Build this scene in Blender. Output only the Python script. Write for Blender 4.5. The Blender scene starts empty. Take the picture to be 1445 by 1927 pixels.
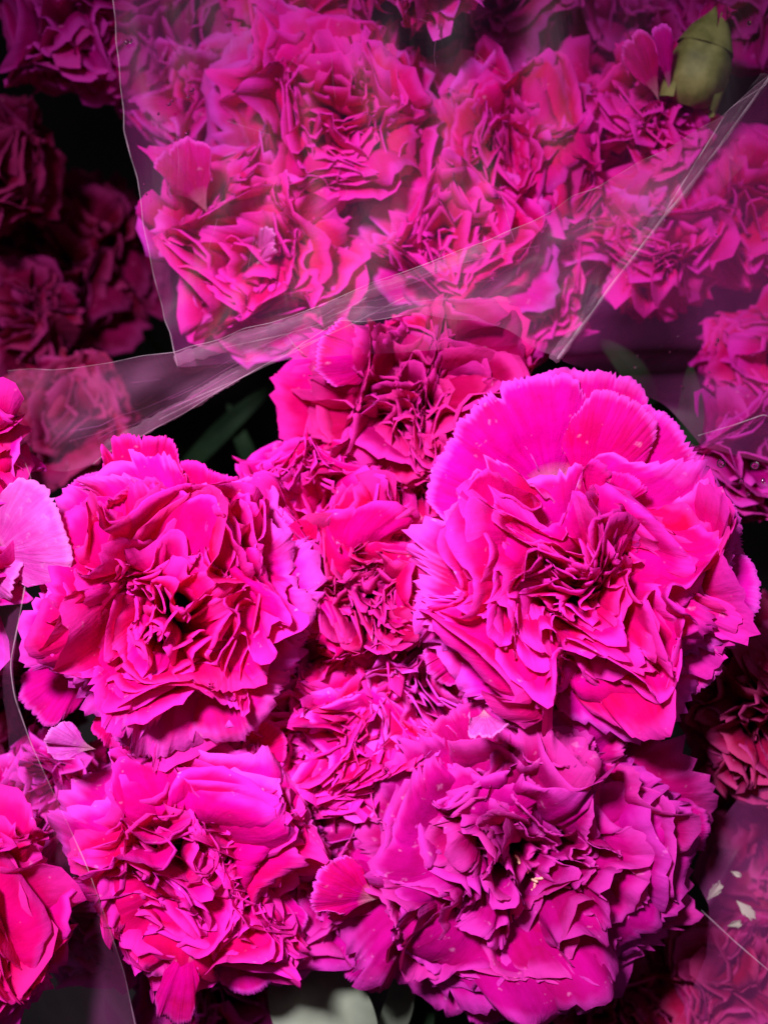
import bpy, math, random
import numpy as np
from mathutils import Vector, Matrix

SC = bpy.context.scene
COL = SC.collection
PI = math.pi

# ------------------------------------------------------------------ camera
D = 0.30                      # camera height above the plane of the nearest flowers
K = 0.16 / 1445.0             # metres per photograph pixel on that plane
cam = bpy.data.cameras.new('camera')
cam_o = bpy.data.objects.new('camera', cam)
COL.objects.link(cam_o)
cam_o.location = (0, 0, D)
cam.sensor_fit = 'HORIZONTAL'
cam.sensor_width = 36
cam.lens = 36 * D / 0.16
cam.clip_start = 0.01
cam.clip_end = 20
cam.dof.use_dof = True
cam.dof.focus_distance = 0.288
cam.dof.aperture_fstop = 17
SC.camera = cam_o

def at(px, py, z=0.0):
    s = K * (D - z) / D
    return Vector(((px - 722.5) * s, (963.5 - py) * s, z))

# ------------------------------------------------------------------ light
world = bpy.data.worlds.new('World')
SC.world = world
world.use_nodes = True
bg = world.node_tree.nodes['Background']
bg.inputs[0].default_value = (0.95, 0.78, 1.0, 1)
bg.inputs[1].default_value = 0.03

def lamp(name, loc, aim, size, power, spread, col=(1, 1, 1)):
    l = bpy.data.lights.new(name, 'AREA')
    l.shape = 'DISK'
    l.size = size
    l.energy = power
    l.spread = math.radians(spread)
    l.color = col
    o = bpy.data.objects.new(name, l)
    COL.objects.link(o)
    o.location = loc
    d = Vector(aim) - Vector(loc)
    o.rotation_euler = d.to_track_quat('-Z', 'Y').to_euler()
    return o

lamp('shop_lamp', (-0.14, 0.22, 0.50), at(660, 1220, 0), 0.085, 0.455, 38, (1.0, 0.93, 1.0))
lamp('fill_lamp', (0.25, 0.35, 0.75), at(760, 700, 0), 0.30, 0.10, 90, (1.0, 0.95, 1.0))  # added soft fill that brightens the upper blooms

SC.view_settings.view_transform = 'Standard'
SC.view_settings.look = 'None'
SC.view_settings.exposure = 0.0
SC.view_settings.gamma = 1.0
SC.cycles.max_bounces = 10
SC.cycles.transparent_max_bounces = 16
SC.cycles.use_denoising = True

# ------------------------------------------------------------------ materials
def new_mat(name):
    m = bpy.data.materials.new(name)
    m.use_nodes = True
    nt = m.node_tree
    nt.nodes.clear()
    return m, nt, nt.nodes, nt.links

def ramp(N, stops):
    r = N.new('ShaderNodeValToRGB')
    e = r.color_ramp.elements
    e[0].position, e[0].color = stops[0][0], (*stops[0][1], 1)
    e[1].position, e[1].color = stops[-1][0], (*stops[-1][1], 1)
    for p, c in stops[1:-1]:
        k = e.new(p)
        k.color = (*c, 1)
    return r

def petal_material(name, deep, light, edge, transl=0.28, edge_amt=0.9, age=0.0):
    m, nt, N, L = new_mat(name)
    out = N.new('ShaderNodeOutputMaterial')
    uv = N.new('ShaderNodeUVMap'); uv.uv_map = 'uv'
    sep = N.new('ShaderNodeSeparateXYZ'); L.new(uv.outputs[0], sep.inputs[0])
    info = N.new('ShaderNodeObjectInfo')
    geo = N.new('ShaderNodeTexCoord')
    # veins fanning out from the claw of the petal
    mp = N.new('ShaderNodeCombineXYZ')
    mu = N.new('ShaderNodeMath'); mu.operation = 'MULTIPLY'; mu.inputs[1].default_value = 22
    L.new(sep.outputs[0], mu.inputs[0]); L.new(mu.outputs[0], mp.inputs[0])
    mv = N.new('ShaderNodeMath'); mv.operation = 'MULTIPLY'; mv.inputs[1].default_value = 2.2
    L.new(sep.outputs[1], mv.inputs[0]); L.new(mv.outputs[0], mp.inputs[1])
    mr = N.new('ShaderNodeMath'); mr.operation = 'MULTIPLY'; mr.inputs[1].default_value = 37
    L.new(info.outputs['Random'], mr.inputs[0]); L.new(mr.outputs[0], mp.inputs[2])
    vein = N.new('ShaderNodeTexNoise'); vein.inputs['Scale'].default_value = 1.0
    vein.inputs['Detail'].default_value = 5; vein.inputs['Roughness'].default_value = 0.62; vein.inputs['Distortion'].default_value = 0.35
    L.new(mp.outputs[0], vein.inputs['Vector'])
    # soft mottling
    mot = N.new('ShaderNodeTexNoise'); mot.inputs['Scale'].default_value = 130
    mot.inputs['Detail'].default_value = 4
    L.new(geo.outputs['Object'], mot.inputs['Vector'])
    r1 = ramp(N, [(0.38, deep), (0.62, light)])
    ad = N.new('ShaderNodeMix'); ad.data_type = 'FLOAT'; ad.inputs[0].default_value = 0.5
    L.new(vein.outputs[0], ad.inputs[2]); L.new(mot.outputs[0], ad.inputs[3])
    L.new(ad.outputs[0], r1.inputs[0])
    # paler rim
    nz = N.new('ShaderNodeTexNoise'); nz.inputs['Scale'].default_value = 220
    L.new(geo.outputs['Object'], nz.inputs['Vector'])
    sm = N.new('ShaderNodeMath'); sm.operation = 'MULTIPLY_ADD'
    sm.inputs[1].default_value = 0.10; L.new(nz.outputs[0], sm.inputs[0]); L.new(sep.outputs[1], sm.inputs[2])
    er = N.new('ShaderNodeMapRange'); er.inputs['From Min'].default_value = 0.945
    er.inputs['From Max'].default_value = 1.045
    er.inputs['To Max'].default_value = edge_amt
    er.interpolation_type = 'SMOOTHSTEP'
    L.new(sm.outputs[0], er.inputs[0])
    c1 = N.new('ShaderNodeMix'); c1.data_type = 'RGBA'
    L.new(er.outputs[0], c1.inputs[0]); L.new(r1.outputs[0], c1.inputs[6]); c1.inputs[7].default_value = (*edge, 1)
    # wide soft gradient towards the margin
    gr = N.new('ShaderNodeMapRange'); gr.inputs['From Min'].default_value = 0.55
    gr.inputs['From Max'].default_value = 1.0; gr.inputs['To Max'].default_value = 0.07
    L.new(sep.outputs[1], gr.inputs[0])
    c1b = N.new('ShaderNodeMix'); c1b.data_type = 'RGBA'
    L.new(gr.outputs[0], c1b.inputs[0]); L.new(c1.outputs[2], c1b.inputs[6]); c1b.inputs[7].default_value = (*edge, 1)
    # white claw at the base
    cl = N.new('ShaderNodeMapRange'); cl.inputs['From Min'].default_value = 0.10
    cl.inputs['From Max'].default_value = 0.34; cl.inputs['To Min'].default_value = 0.75; cl.inputs['To Max'].default_value = 0
    L.new(sep.outputs[1], cl.inputs[0])
    c2 = N.new('ShaderNodeMix'); c2.data_type = 'RGBA'
    L.new(cl.outputs[0], c2.inputs[0]); L.new(c1b.outputs[2], c2.inputs[6]); c2.inputs[7].default_value = (0.85, 0.42, 0.58, 1)
    # pale wilting flecks
    fl = N.new('ShaderNodeTexNoise'); fl.inputs['Scale'].default_value = 420; fl.inputs['Detail'].default_value = 2
    L.new(geo.outputs['Object'], fl.inputs['Vector'])
    fr = N.new('ShaderNodeMapRange'); fr.inputs['From Min'].default_value = 0.70 - age * 0.1
    fr.inputs['From Max'].default_value = 0.80; fr.inputs['To Max'].default_value = 0.5
    L.new(fl.outputs[0], fr.inputs[0])
    c3 = N.new('ShaderNodeMix'); c3.data_type = 'RGBA'
    L.new(fr.outputs[0], c3.inputs[0]); L.new(c2.outputs[2], c3.inputs[6]); c3.inputs[7].default_value = (0.85, 0.25, 0.62, 1)
    # per petal hue
    hs = N.new('ShaderNodeHueSaturation')
    hm = N.new('ShaderNodeMath'); hm.operation = 'MULTIPLY_ADD'
    hm.inputs[1].default_value = 0.028; hm.inputs[2].default_value = 0.486
    L.new(info.outputs['Random'], hm.inputs[0]); L.new(hm.outputs[0], hs.inputs['Hue'])
    L.new(c3.outputs[2], hs.inputs['Color'])
    # relief
    bm = N.new('ShaderNodeBump'); bm.inputs['Strength'].default_value = 0.6; bm.inputs['Distance'].default_value = 0.0006
    L.new(vein.outputs[0], bm.inputs['Height'])
    bm2 = N.new('ShaderNodeBump'); bm2.inputs['Strength'].default_value = 0.6; bm2.inputs['Distance'].default_value = 0.0012
    L.new(mot.outputs[0], bm2.inputs['Height']); L.new(bm.outputs[0], bm2.inputs['Normal'])
    pb = N.new('ShaderNodeBsdfPrincipled')
    L.new(hs.outputs[0], pb.inputs['Base Color'])
    pb.inputs['Roughness'].default_value = 0.55
    pb.inputs['Specular IOR Level'].default_value = 0.04
    pb.inputs['Specular Tint'].default_value = (0.9, 0.10, 1.0, 1)
    pb.inputs['Sheen Weight'].default_value = 0.015
    pb.inputs['Sheen Roughness'].default_value = 0.4
    pb.inputs['Sheen Tint'].default_value = (0.75, 0.10, 1.0, 1)
    L.new(bm2.outputs[0], pb.inputs['Normal'])
    tr = N.new('ShaderNodeBsdfTranslucent')
    tc = N.new('ShaderNodeMix'); tc.data_type = 'RGBA'; tc.blend_type = 'MULTIPLY'; tc.inputs[0].default_value = 1
    L.new(hs.outputs[0], tc.inputs[6]); tc.inputs[7].default_value = (1.15, 0.6, 0.5, 1)
    L.new(tc.outputs[2], tr.inputs[0])
    mx = N.new('ShaderNodeMixShader'); mx.inputs[0].default_value = transl
    L.new(pb.outputs[0], mx.inputs[1]); L.new(tr.outputs[0], mx.inputs[2])
    L.new(mx.outputs[0], out.inputs[0])
    return m

M = {}
M['hot'] = petal_material('petal_hot_pink', (0.58, 0.0005, 0.10), (0.70, 0.0008, 0.23), (0.78, 0.022, 0.44))
M['magenta'] = petal_material('petal_magenta', (0.56, 0.0005, 0.14), (0.68, 0.001, 0.33), (0.78, 0.055, 0.60))
M['purple'] = petal_material('petal_purple_dimmed', (0.36, 0.0005, 0.11), (0.49, 0.001, 0.22), (0.58, 0.03, 0.38), age=0.3)  # purple variety; its darker base stands in for weaker light
M['dusty'] = petal_material('petal_dusty_dimmed', (0.22, 0.0015, 0.030), (0.36, 0.004, 0.085), (0.46, 0.035, 0.18))  # dusty tone, darkened so the colour carries the dimness of back blooms
M['shade'] = petal_material('petal_crimson_shaded', (0.13, 0.001, 0.016), (0.22, 0.002, 0.05), (0.34, 0.02, 0.14))  # shaded copy of the crimson petals, the darkness put into the colour
M['red'] = petal_material('petal_crimson_pink', (0.55, 0.0005, 0.08), (0.70, 0.0008, 0.19), (0.78, 0.018, 0.36))
M['deep'] = petal_material('petal_crimson_pink_shaded', (0.31, 0.0005, 0.05), (0.43, 0.0008, 0.12), (0.66, 0.02, 0.30))  # crimson pink darkened in colour, for the bloom shadowed by the largest one
M['claw'] = petal_material('petal_white_claw', (0.80, 0.30, 0.66), (0.85, 0.52, 0.80), (0.85, 0.40, 0.75), edge_amt=0.3, transl=0.1)
M['pale'] = petal_material('petal_pale_lilac', (0.60, 0.04, 0.42), (0.70, 0.10, 0.60), (0.76, 0.22, 0.70), age=0.8, edge_amt=0.4)

def simple_mat(name, c1, c2, scale=60, rough=0.6, transl=0.0, spec=0.3, bump=0.3, stretch=(1, 1, 1)):
    m, nt, N, L = new_mat(name)
    out = N.new('ShaderNodeOutputMaterial')
    tc = N.new('ShaderNodeTexCoord'); mp = N.new('ShaderNodeMapping'); mp.inputs['Scale'].default_value = stretch
    L.new(tc.outputs['Object'], mp.inputs[0])
    n = N.new('ShaderNodeTexNoise'); n.inputs['Scale'].default_value = scale; n.inputs['Detail'].default_value = 5
    L.new(mp.outputs[0], n.inputs['Vector'])
    r = ramp(N, [(0.35, c1), (0.65, c2)]); L.new(n.outputs[0], r.inputs[0])
    b = N.new('ShaderNodeBump'); b.inputs['Strength'].default_value = bump; b.inputs['Distance'].default_value = 0.0008
    L.new(n.outputs[0], b.inputs['Height'])
    p = N.new('ShaderNodeBsdfPrincipled'); L.new(r.outputs[0], p.inputs['Base Color'])
    p.inputs['Roughness'].default_value = rough; p.inputs['Specular IOR Level'].default_value = spec
    L.new(b.outputs[0], p.inputs['Normal'])
    if transl:
        t = N.new('ShaderNodeBsdfTranslucent'); L.new(r.outputs[0], t.inputs[0])
        x = N.new('ShaderNodeMixShader'); x.inputs[0].default_value = transl
        L.new(p.outputs[0], x.inputs[1]); L.new(t.outputs[0], x.inputs[2]); L.new(x.outputs[0], out.inputs[0])
    else:
        L.new(p.outputs[0], out.inputs[0])
    return m

M['calyx'] = simple_mat('calyx_green', (0.10, 0.16, 0.05), (0.20, 0.27, 0.10), 90)
M['bud'] = simple_mat('bud_green', (0.08, 0.09, 0.015), (0.20, 0.20, 0.06), 70, stretch=(3, 3, 0.6))
M['stem'] = simple_mat('stem_green', (0.05, 0.09, 0.035), (0.09, 0.15, 0.07), 90)
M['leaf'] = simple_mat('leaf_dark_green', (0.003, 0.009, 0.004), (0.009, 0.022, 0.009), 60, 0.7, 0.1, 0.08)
M['greyleaf'] = simple_mat('leaf_grey_green', (0.10, 0.12, 0.09), (0.27, 0.30, 0.23), 30, 0.6, 0.15, stretch=(1, 1, 1))
M['paleleaf'] = simple_mat('leaf_pale_cream', (0.30, 0.31, 0.23), (0.44, 0.44, 0.34), 70, 0.6, 0.15)
M['anther'] = simple_mat('anther_cream', (0.6, 0.22, 0.2), (0.8, 0.5, 0.35), 300)
M['ground'] = simple_mat('floor_dark', (0.010, 0.008, 0.010), (0.03, 0.022, 0.026), 8, 0.8)

def film_material(name, haze, haze_hi, gloss=0.10, tint=(1, 1, 1), rough=0.42, hz=(0.60, 0.08, 0.42), stretch=(40, 8, 20), rot=0.0):
    m, nt, N, L = new_mat(name)
    out = N.new('ShaderNodeOutputMaterial')
    tc = N.new('ShaderNodeTexCoord')
    mp = N.new('ShaderNodeMapping'); mp.inputs['Scale'].default_value = stretch
    mp.vector_type = 'POINT'
    vr = N.new('ShaderNodeVectorRotate'); vr.rotation_type = 'Z_AXIS'; vr.inputs['Angle'].default_value = -rot
    L.new(tc.outputs['Object'], vr.inputs['Vector']); L.new(vr.outputs[0], mp.inputs[0])
    n1 = N.new('ShaderNodeTexNoise'); n1.inputs['Scale'].default_value = 1.0; n1.inputs['Detail'].default_value = 6
    n1.inputs['Distortion'].default_value = 0.8
    L.new(mp.outputs[0], n1.inputs['Vector'])
    n2 = N.new('ShaderNodeTexNoise'); n2.inputs['Scale'].default_value = 26; n2.inputs['Detail'].default_value = 4
    L.new(tc.outputs['Object'], n2.inputs['Vector'])
    n3 = N.new('ShaderNodeTexNoise'); n3.inputs['Scale'].default_value = 900; n3.inputs['Detail'].default_value = 1
    L.new(tc.outputs['Object'], n3.inputs['Vector'])
    a = N.new('ShaderNodeMath'); a.operation = 'MULTIPLY'; L.new(n1.outputs[0], a.inputs[0]); L.new(n2.outputs[0], a.inputs[1])
    r = N.new('ShaderNodeMapRange'); r.inputs['From Min'].default_value = 0.16; r.inputs['From Max'].default_value = 0.40
    r.inputs['To Min'].default_value = haze; r.inputs['To Max'].default_value = haze_hi
    L.new(a.outputs[0], r.inputs[0])
    # specks of dust
    sp = N.new('ShaderNodeMapRange'); sp.inputs['From Min'].default_value = 0.80; sp.inputs['From Max'].default_value = 0.86
    sp.inputs['To Max'].default_value = 0.5
    L.new(n3.outputs[0], sp.inputs[0])
    s = N.new('ShaderNodeMath'); s.operation = 'ADD'; s.use_clamp = True
    L.new(r.outputs[0], s.inputs[0]); L.new(sp.outputs[0], s.inputs[1])
    bp = N.new('ShaderNodeBump'); bp.inputs['Strength'].default_value = 0.3; bp.inputs['Distance'].default_value = 0.002
    L.new(n1.outputs[0], bp.inputs['Height'])
    t = N.new('ShaderNodeBsdfTransparent'); t.inputs[0].default_value = (*tint, 1)
    g = N.new('ShaderNodeBsdfGlossy'); g.inputs['Roughness'].default_value = rough
    L.new(bp.outputs[0], g.inputs['Normal'])
    fr = N.new('ShaderNodeFresnel'); fr.inputs[0].default_value = 1.45; L.new(bp.outputs[0], fr.inputs['Normal'])
    fm = N.new('ShaderNodeMath'); fm.operation = 'MULTIPLY'; fm.inputs[1].default_value = gloss * 0.9; fm.use_clamp = True
    L.new(fr.outputs[0], fm.inputs[0])
    x1 = N.new('ShaderNodeMixShader'); L.new(fm.outputs[0], x1.inputs[0]); L.new(t.outputs[0], x1.inputs[1]); L.new(g.outputs[0], x1.inputs[2])
    d = N.new('ShaderNodeBsdfDiffuse'); d.inputs[0].default_value = (*hz, 1)
    d2 = N.new('ShaderNodeBsdfTranslucent'); d2.inputs[0].default_value = (*hz, 1)
    xd = N.new('ShaderNodeMixShader'); xd.inputs[0].default_value = 0.4
    L.new(d.outputs[0], xd.inputs[1]); L.new(d2.outputs[0], xd.inputs[2])
    x2 = N.new('ShaderNodeMixShader'); L.new(s.outputs[0], x2.inputs[0]); L.new(x1.outputs[0], x2.inputs[1]); L.new(xd.outputs[0], x2.inputs[2])
    L.new(x2.outputs[0], out.inputs[0])
    return m

M['film'] = film_material('film_clear', 0.008, 0.06, hz=(0.55, 0.03, 0.40), stretch=(60, 12, 20), rot=0.1)
M['film_band'] = film_material('film_folded', 0.04, 0.24, hz=(0.62, 0.20, 0.46), stretch=(14, 90, 20), rot=0.42)
M['film_right'] = film_material('film_milky', 0.07, 0.25, stretch=(20, 45, 20), rot=0.9)
M['film_low'] = film_material('film_cloudy', 0.05, 0.20, stretch=(60, 14, 20), rot=0.25)
M['film_edge'] = film_material('film_edge', 0.02, 0.30, gloss=0.2, hz=(0.95, 0.65, 0.85), stretch=(120, 120, 100))
M['film_crease'] = film_material('film_crease', 0.0, 0.55, gloss=0.3, hz=(0.98, 0.75, 0.90), stretch=(110, 110, 100))

M['film_soft'] = film_material('film_soft', 0.0, 0.28, stretch=(25, 60, 40), rot=0.45, hz=(0.66, 0.26, 0.50))
M['film_wrinkle'] = film_material('film_wrinkle', 0.03, 0.22, gloss=0.2, stretch=(200, 200, 300))
m, nt, N, L = new_mat('water')
o_ = N.new('ShaderNodeOutputMaterial'); g_ = N.new('ShaderNodeBsdfPrincipled')
g_.inputs['Roughness'].default_value = 0.02; g_.inputs['Transmission Weight'].default_value = 1; g_.inputs['IOR'].default_value = 1.33
L.new(g_.outputs[0], o_.inputs[0]); M['water'] = m

# ------------------------------------------------------------------ objects
def link(name, me, parent=None, label=None, cat=None, group=None, kind=None, mat=None):
    o = bpy.data.objects.new(name, me)
    COL.objects.link(o)
    if parent is not None:
        o.parent = parent
    if mat is not None and me is not None:
        me.materials.append(mat)
    for k_, v_ in (('label', label), ('category', cat), ('group', group), ('kind', kind)):
        if v_:
            o[k_] = v_
    return o

_faces = {}
def grid_mesh(name, P, U=None, V=None):
    """P: (nv, nu, 3) array -> smooth grid mesh with a uv layer."""
    nv, nu = P.shape[:2]
    key = (nv, nu)
    if key not in _faces:
        i = np.arange(nv - 1)[:, None] * nu + np.arange(nu - 1)[None]
        f = np.stack([i, i + 1, i + nu + 1, i + nu], -1).reshape(-1, 4)
        _faces[key] = f.astype(np.int32)
    f = _faces[key]
    me = bpy.data.meshes.new(name)
    me.vertices.add(nv * nu)
    me.vertices.foreach_set('co', P.reshape(-1).astype(np.float32))
    me.loops.add(f.size)
    me.loops.foreach_set('vertex_index', f.reshape(-1))
    me.polygons.add(len(f))
    me.polygons.foreach_set('loop_start', np.arange(0, f.size, 4, dtype=np.int32))
    me.polygons.foreach_set('use_smooth', np.ones(len(f), dtype=bool))
    if U is None:
        U, V = np.meshgrid(np.linspace(0, 1, nu), np.linspace(0, 1, nv))
    uv = me.uv_layers.new(name='uv')
    q = np.stack([U.reshape(-1), V.reshape(-1)], -1)[f.reshape(-1)]
    uv.data.foreach_set('uv', q.reshape(-1).astype(np.float32))
    me.update()
    return me

def nrm(a):
    return a / (np.linalg.norm(a, axis=-1, keepdims=True) + 1e-12)

class Warp:
    """smooth shared distortion of one bloom, so neighbouring petals fold together"""
    def __init__(s, rng, wave, amp):
        k1 = nrm(rng.normal(size=(5, 3)) * [1, 1, 0.35]) * (2 * PI / wave) * rng.uniform(0.7, 1.3, (5, 1))
        k2 = nrm(rng.normal(size=(6, 3)) * [1, 1, 0.45]) * (2 * PI / (wave * 0.34)) * rng.uniform(0.75, 1.3, (6, 1))
        s.k = np.concatenate([k1, k2])
        d1 = nrm(rng.normal(size=(5, 3)) * [1, 1, 0.6]) * amp / math.sqrt(5) * 1.5
        d2 = nrm(rng.normal(size=(6, 3)) * [1, 1, 0.6]) * amp * 0.10 / math.sqrt(6) * 1.5
        s.d = np.concatenate([d1, d2])
        s.ph = rng.uniform(0, 2 * PI, 11)
    def __call__(s, P, w):
        a = P @ s.k.T + s.ph
        return P + (np.sin(a) @ s.d) * w[..., None]

def petal_points(rng, P0, P1, P2, lat, H, amp, ruf=(1.0, 2.0), cup=0.0, teeth=0.03, nu=40, nv=11, notch=0.05, curl=0.0, claw=0.35, fine=0.16, thick=0.00042):
    """one carnation petal: a narrow claw that opens into a ruffled fan with a toothed rim"""
    P0, P1, P2, lat = (np.array(q, float) for q in (P0, P1, P2, lat))
    u = np.linspace(-1, 1, nu)
    v = np.linspace(0, 1, nv) ** 0.85
    U, V = np.meshgrid(u, v)
    Lg = np.linalg.norm(P1 - P0) * 0.5 + np.linalg.norm(P2 - P1) * 0.5 + np.linalg.norm(P2 - P0) * 0.5
    Lg *= 0.98
    # rim: uneven saw teeth plus a few broad lobes
    nt_ = max(5, int(nu * 0.40))
    t = np.sort(rng.uniform(-1, 1, nt_))
    saw = np.zeros(nu)
    j = np.searchsorted(t, u)
    frac = rng.uniform(0.2, 1.0, nt_ + 1)[j]
    saw = frac * (0.4 + 0.6 * rng.uniform(0, 1, nu))
    saw[::2] *= 0.55
    lobes = sum(rng.uniform(0.3, 1) * np.sin(PI * k_ * u + rng.uniform(0, 6.28)) for k_ in (1.3, 2.4, 4.1)) / 3
    edge = 1 - teeth * saw - notch * (0.5 + 0.5 * lobes) - 0.55 * np.abs(u) ** 3.2
    if notch > 0 and rng.random() < 0.5:
        c_ = rng.uniform(-0.7, 0.7)
        edge -= rng.uniform(0.03, 0.16) * np.exp(-((u - c_) / 0.035) ** 2)
    shape = claw + (1 - claw) * np.clip(V / 0.55, 0, 1) ** 1.3
    ang = U * H * shape
    rho = V * Lg * (1 + (edge[None] - 1) * V ** 2)
    x = rho * np.sin(ang)
    y = rho * np.cos(ang)
    tt = (y / Lg)[..., None]
    C = (1 - tt) ** 2 * P0 + 2 * (1 - tt) * tt * P1 + tt ** 2 * P2
    T = nrm(2 * (1 - tt) * (P1 - P0) + 2 * tt * (P2 - P1) + 1e-9)
    S = nrm(lat - (T @ lat)[..., None] * T)
    Nn = np.cross(T, S)
    w = V ** 2.1
    dsp = np.zeros_like(U); sh = np.zeros_like(U)
    for k_ in range(3):
        kk = rng.uniform(*ruf) * (1 + 0.55 * k_)
        ph = rng.uniform(0, 2 * PI)
        a_ = rng.uniform(0.6, 1.1) / (1 + 0.55 * k_)
        arg = PI * kk * U + ph + V * rng.uniform(-1.2, 1.2)
        dsp += a_ * np.sin(arg)
        sh -= a_ * 0.42 * np.sin(2 * arg)      # rounds the folds into loops
    dsp *= amp * w; sh *= amp * w
    kf = rng.uniform(4, 6)
    dsp += amp * fine * V ** 5 * np.sin(PI * kf * U + rng.uniform(0, 6)) * (0.5 + 0.5 * np.sin(PI * 1.3 * U + rng.uniform(0, 6)))
    dsp += rng.normal(size=nu)[None] * 0.00012 * V ** 6
    dsp += cup * x * x / Lg
    bend = 6.0 * curl * (0.7 + 0.5 * np.sin(PI * rng.uniform(0.6, 1.6) * U + rng.uniform(0, 6)))      # radians of roll at the rim
    q0 = 0.70; arc = np.clip(V - q0, 0, 1) * Lg; th = bend * np.clip((V - q0) / (1 - q0), 0, 1)
    back = arc * (1 - np.sinc(th / PI)); off = arc * np.sinc(th / (2 * PI)) * np.sin(th / 2)
    P = C + (x + sh)[..., None] * S + (dsp + off)[..., None] * Nn - back[..., None] * T
    # the thickness of the petal shows as a narrow lip along the rim
    lip = P[-1] - Nn[-1] * thick + (P[-1] - P[-2]) * 0.02
    return np.concatenate([P, lip[None]], 0), np.concatenate([V, V[-1:] * 1.05], 0)

COUNT = [0]
def tube_mesh(name, pts, radii, n=8):
    pts = np.array(pts, float)
    T = nrm(np.gradient(pts, axis=0))
    A = nrm(np.cross(T, np.array([0.3, 0.9, 0.1])))
    B = np.cross(T, A)
    th = np.linspace(0, 2 * PI, n + 1)
    r = np.array(radii, float)[:, None, None]
    P = pts[:, None] + r * (A[:, None] * np.cos(th)[None, :, None] + B[:, None] * np.sin(th)[None, :, None])
    return grid_mesh(name, P)

def radius_by_azimuth(c, poly):
    """distance from the centre to the outline, as a function of direction (photo pixels)"""
    a, r = [], []
    n = len(poly)
    for i in range(n):
        (x0, y0), (x1, y1) = poly[i], poly[(i + 1) % n]
        for t in (0, 0.25, 0.5, 0.75):
            x, y = x0 + (x1 - x0) * t, y0 + (y1 - y0) * t
            a.append(math.atan2(-(y - c[1]), x - c[0]) % (2 * PI)); r.append(math.hypot(x - c[0], y - c[1]))
    a = np.array(a); r = np.array(r)
    o = np.argsort(a); a = a[o]; r = r[o]
    a = np.concatenate([a - 2 * PI, a, a + 2 * PI]); r = np.tile(r, 3)
    return lambda phi: float(np.interp(phi % (2 * PI), a, r))

# rings: (count, reach fraction, tip height fraction, fan half angle deg, ruffle amp mm, fold frequency, bend)
BLOOM = [
    (9, 1.02, -0.10, 48, 2.0, (1.2, 2.3), 0.75),
    (11, 0.92, 0.12, 40, 2.2, (1.2, 2.4), 0.70),
    (11, 0.79, 0.38, 36, 2.0, (1.2, 2.2), 0.60),
    (12, 0.66, 0.60, 30, 2.1, (1.3, 2.4), 0.50),
    (12, 0.53, 0.72, 26, 2.1, (1.3, 2.4), 0.42),
    (12, 0.41, 0.74, 23, 2.1, (1.3, 2.5), 0.35),
    (11, 0.29, 0.68, 21, 2.0, (1.3, 2.5), 0.30),
    (9, 0.17, 0.60, 19, 2.0, (1.3, 2.5), 0.30),
    (6, 0.06, 0.56, 18, 1.8, (1.3, 2.5), 0.30),
]

LOW = [(8, 1.02, -0.10, 50, 1.6, (0.9, 1.8), 0.75), (9, 0.84, 0.22, 40, 1.8, (1.0, 2.0), 0.65), (10, 0.65, 0.52, 31, 2.0, (1.2, 2.3), 0.5), (10, 0.45, 0.72, 26, 2.0, (1.3, 2.5), 0.4), (8, 0.25, 0.70, 22, 2.0, (1.3, 2.6), 0.3), (5, 0.08, 0.6, 20, 1.8, (1.3, 2.6), 0.3)]

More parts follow.
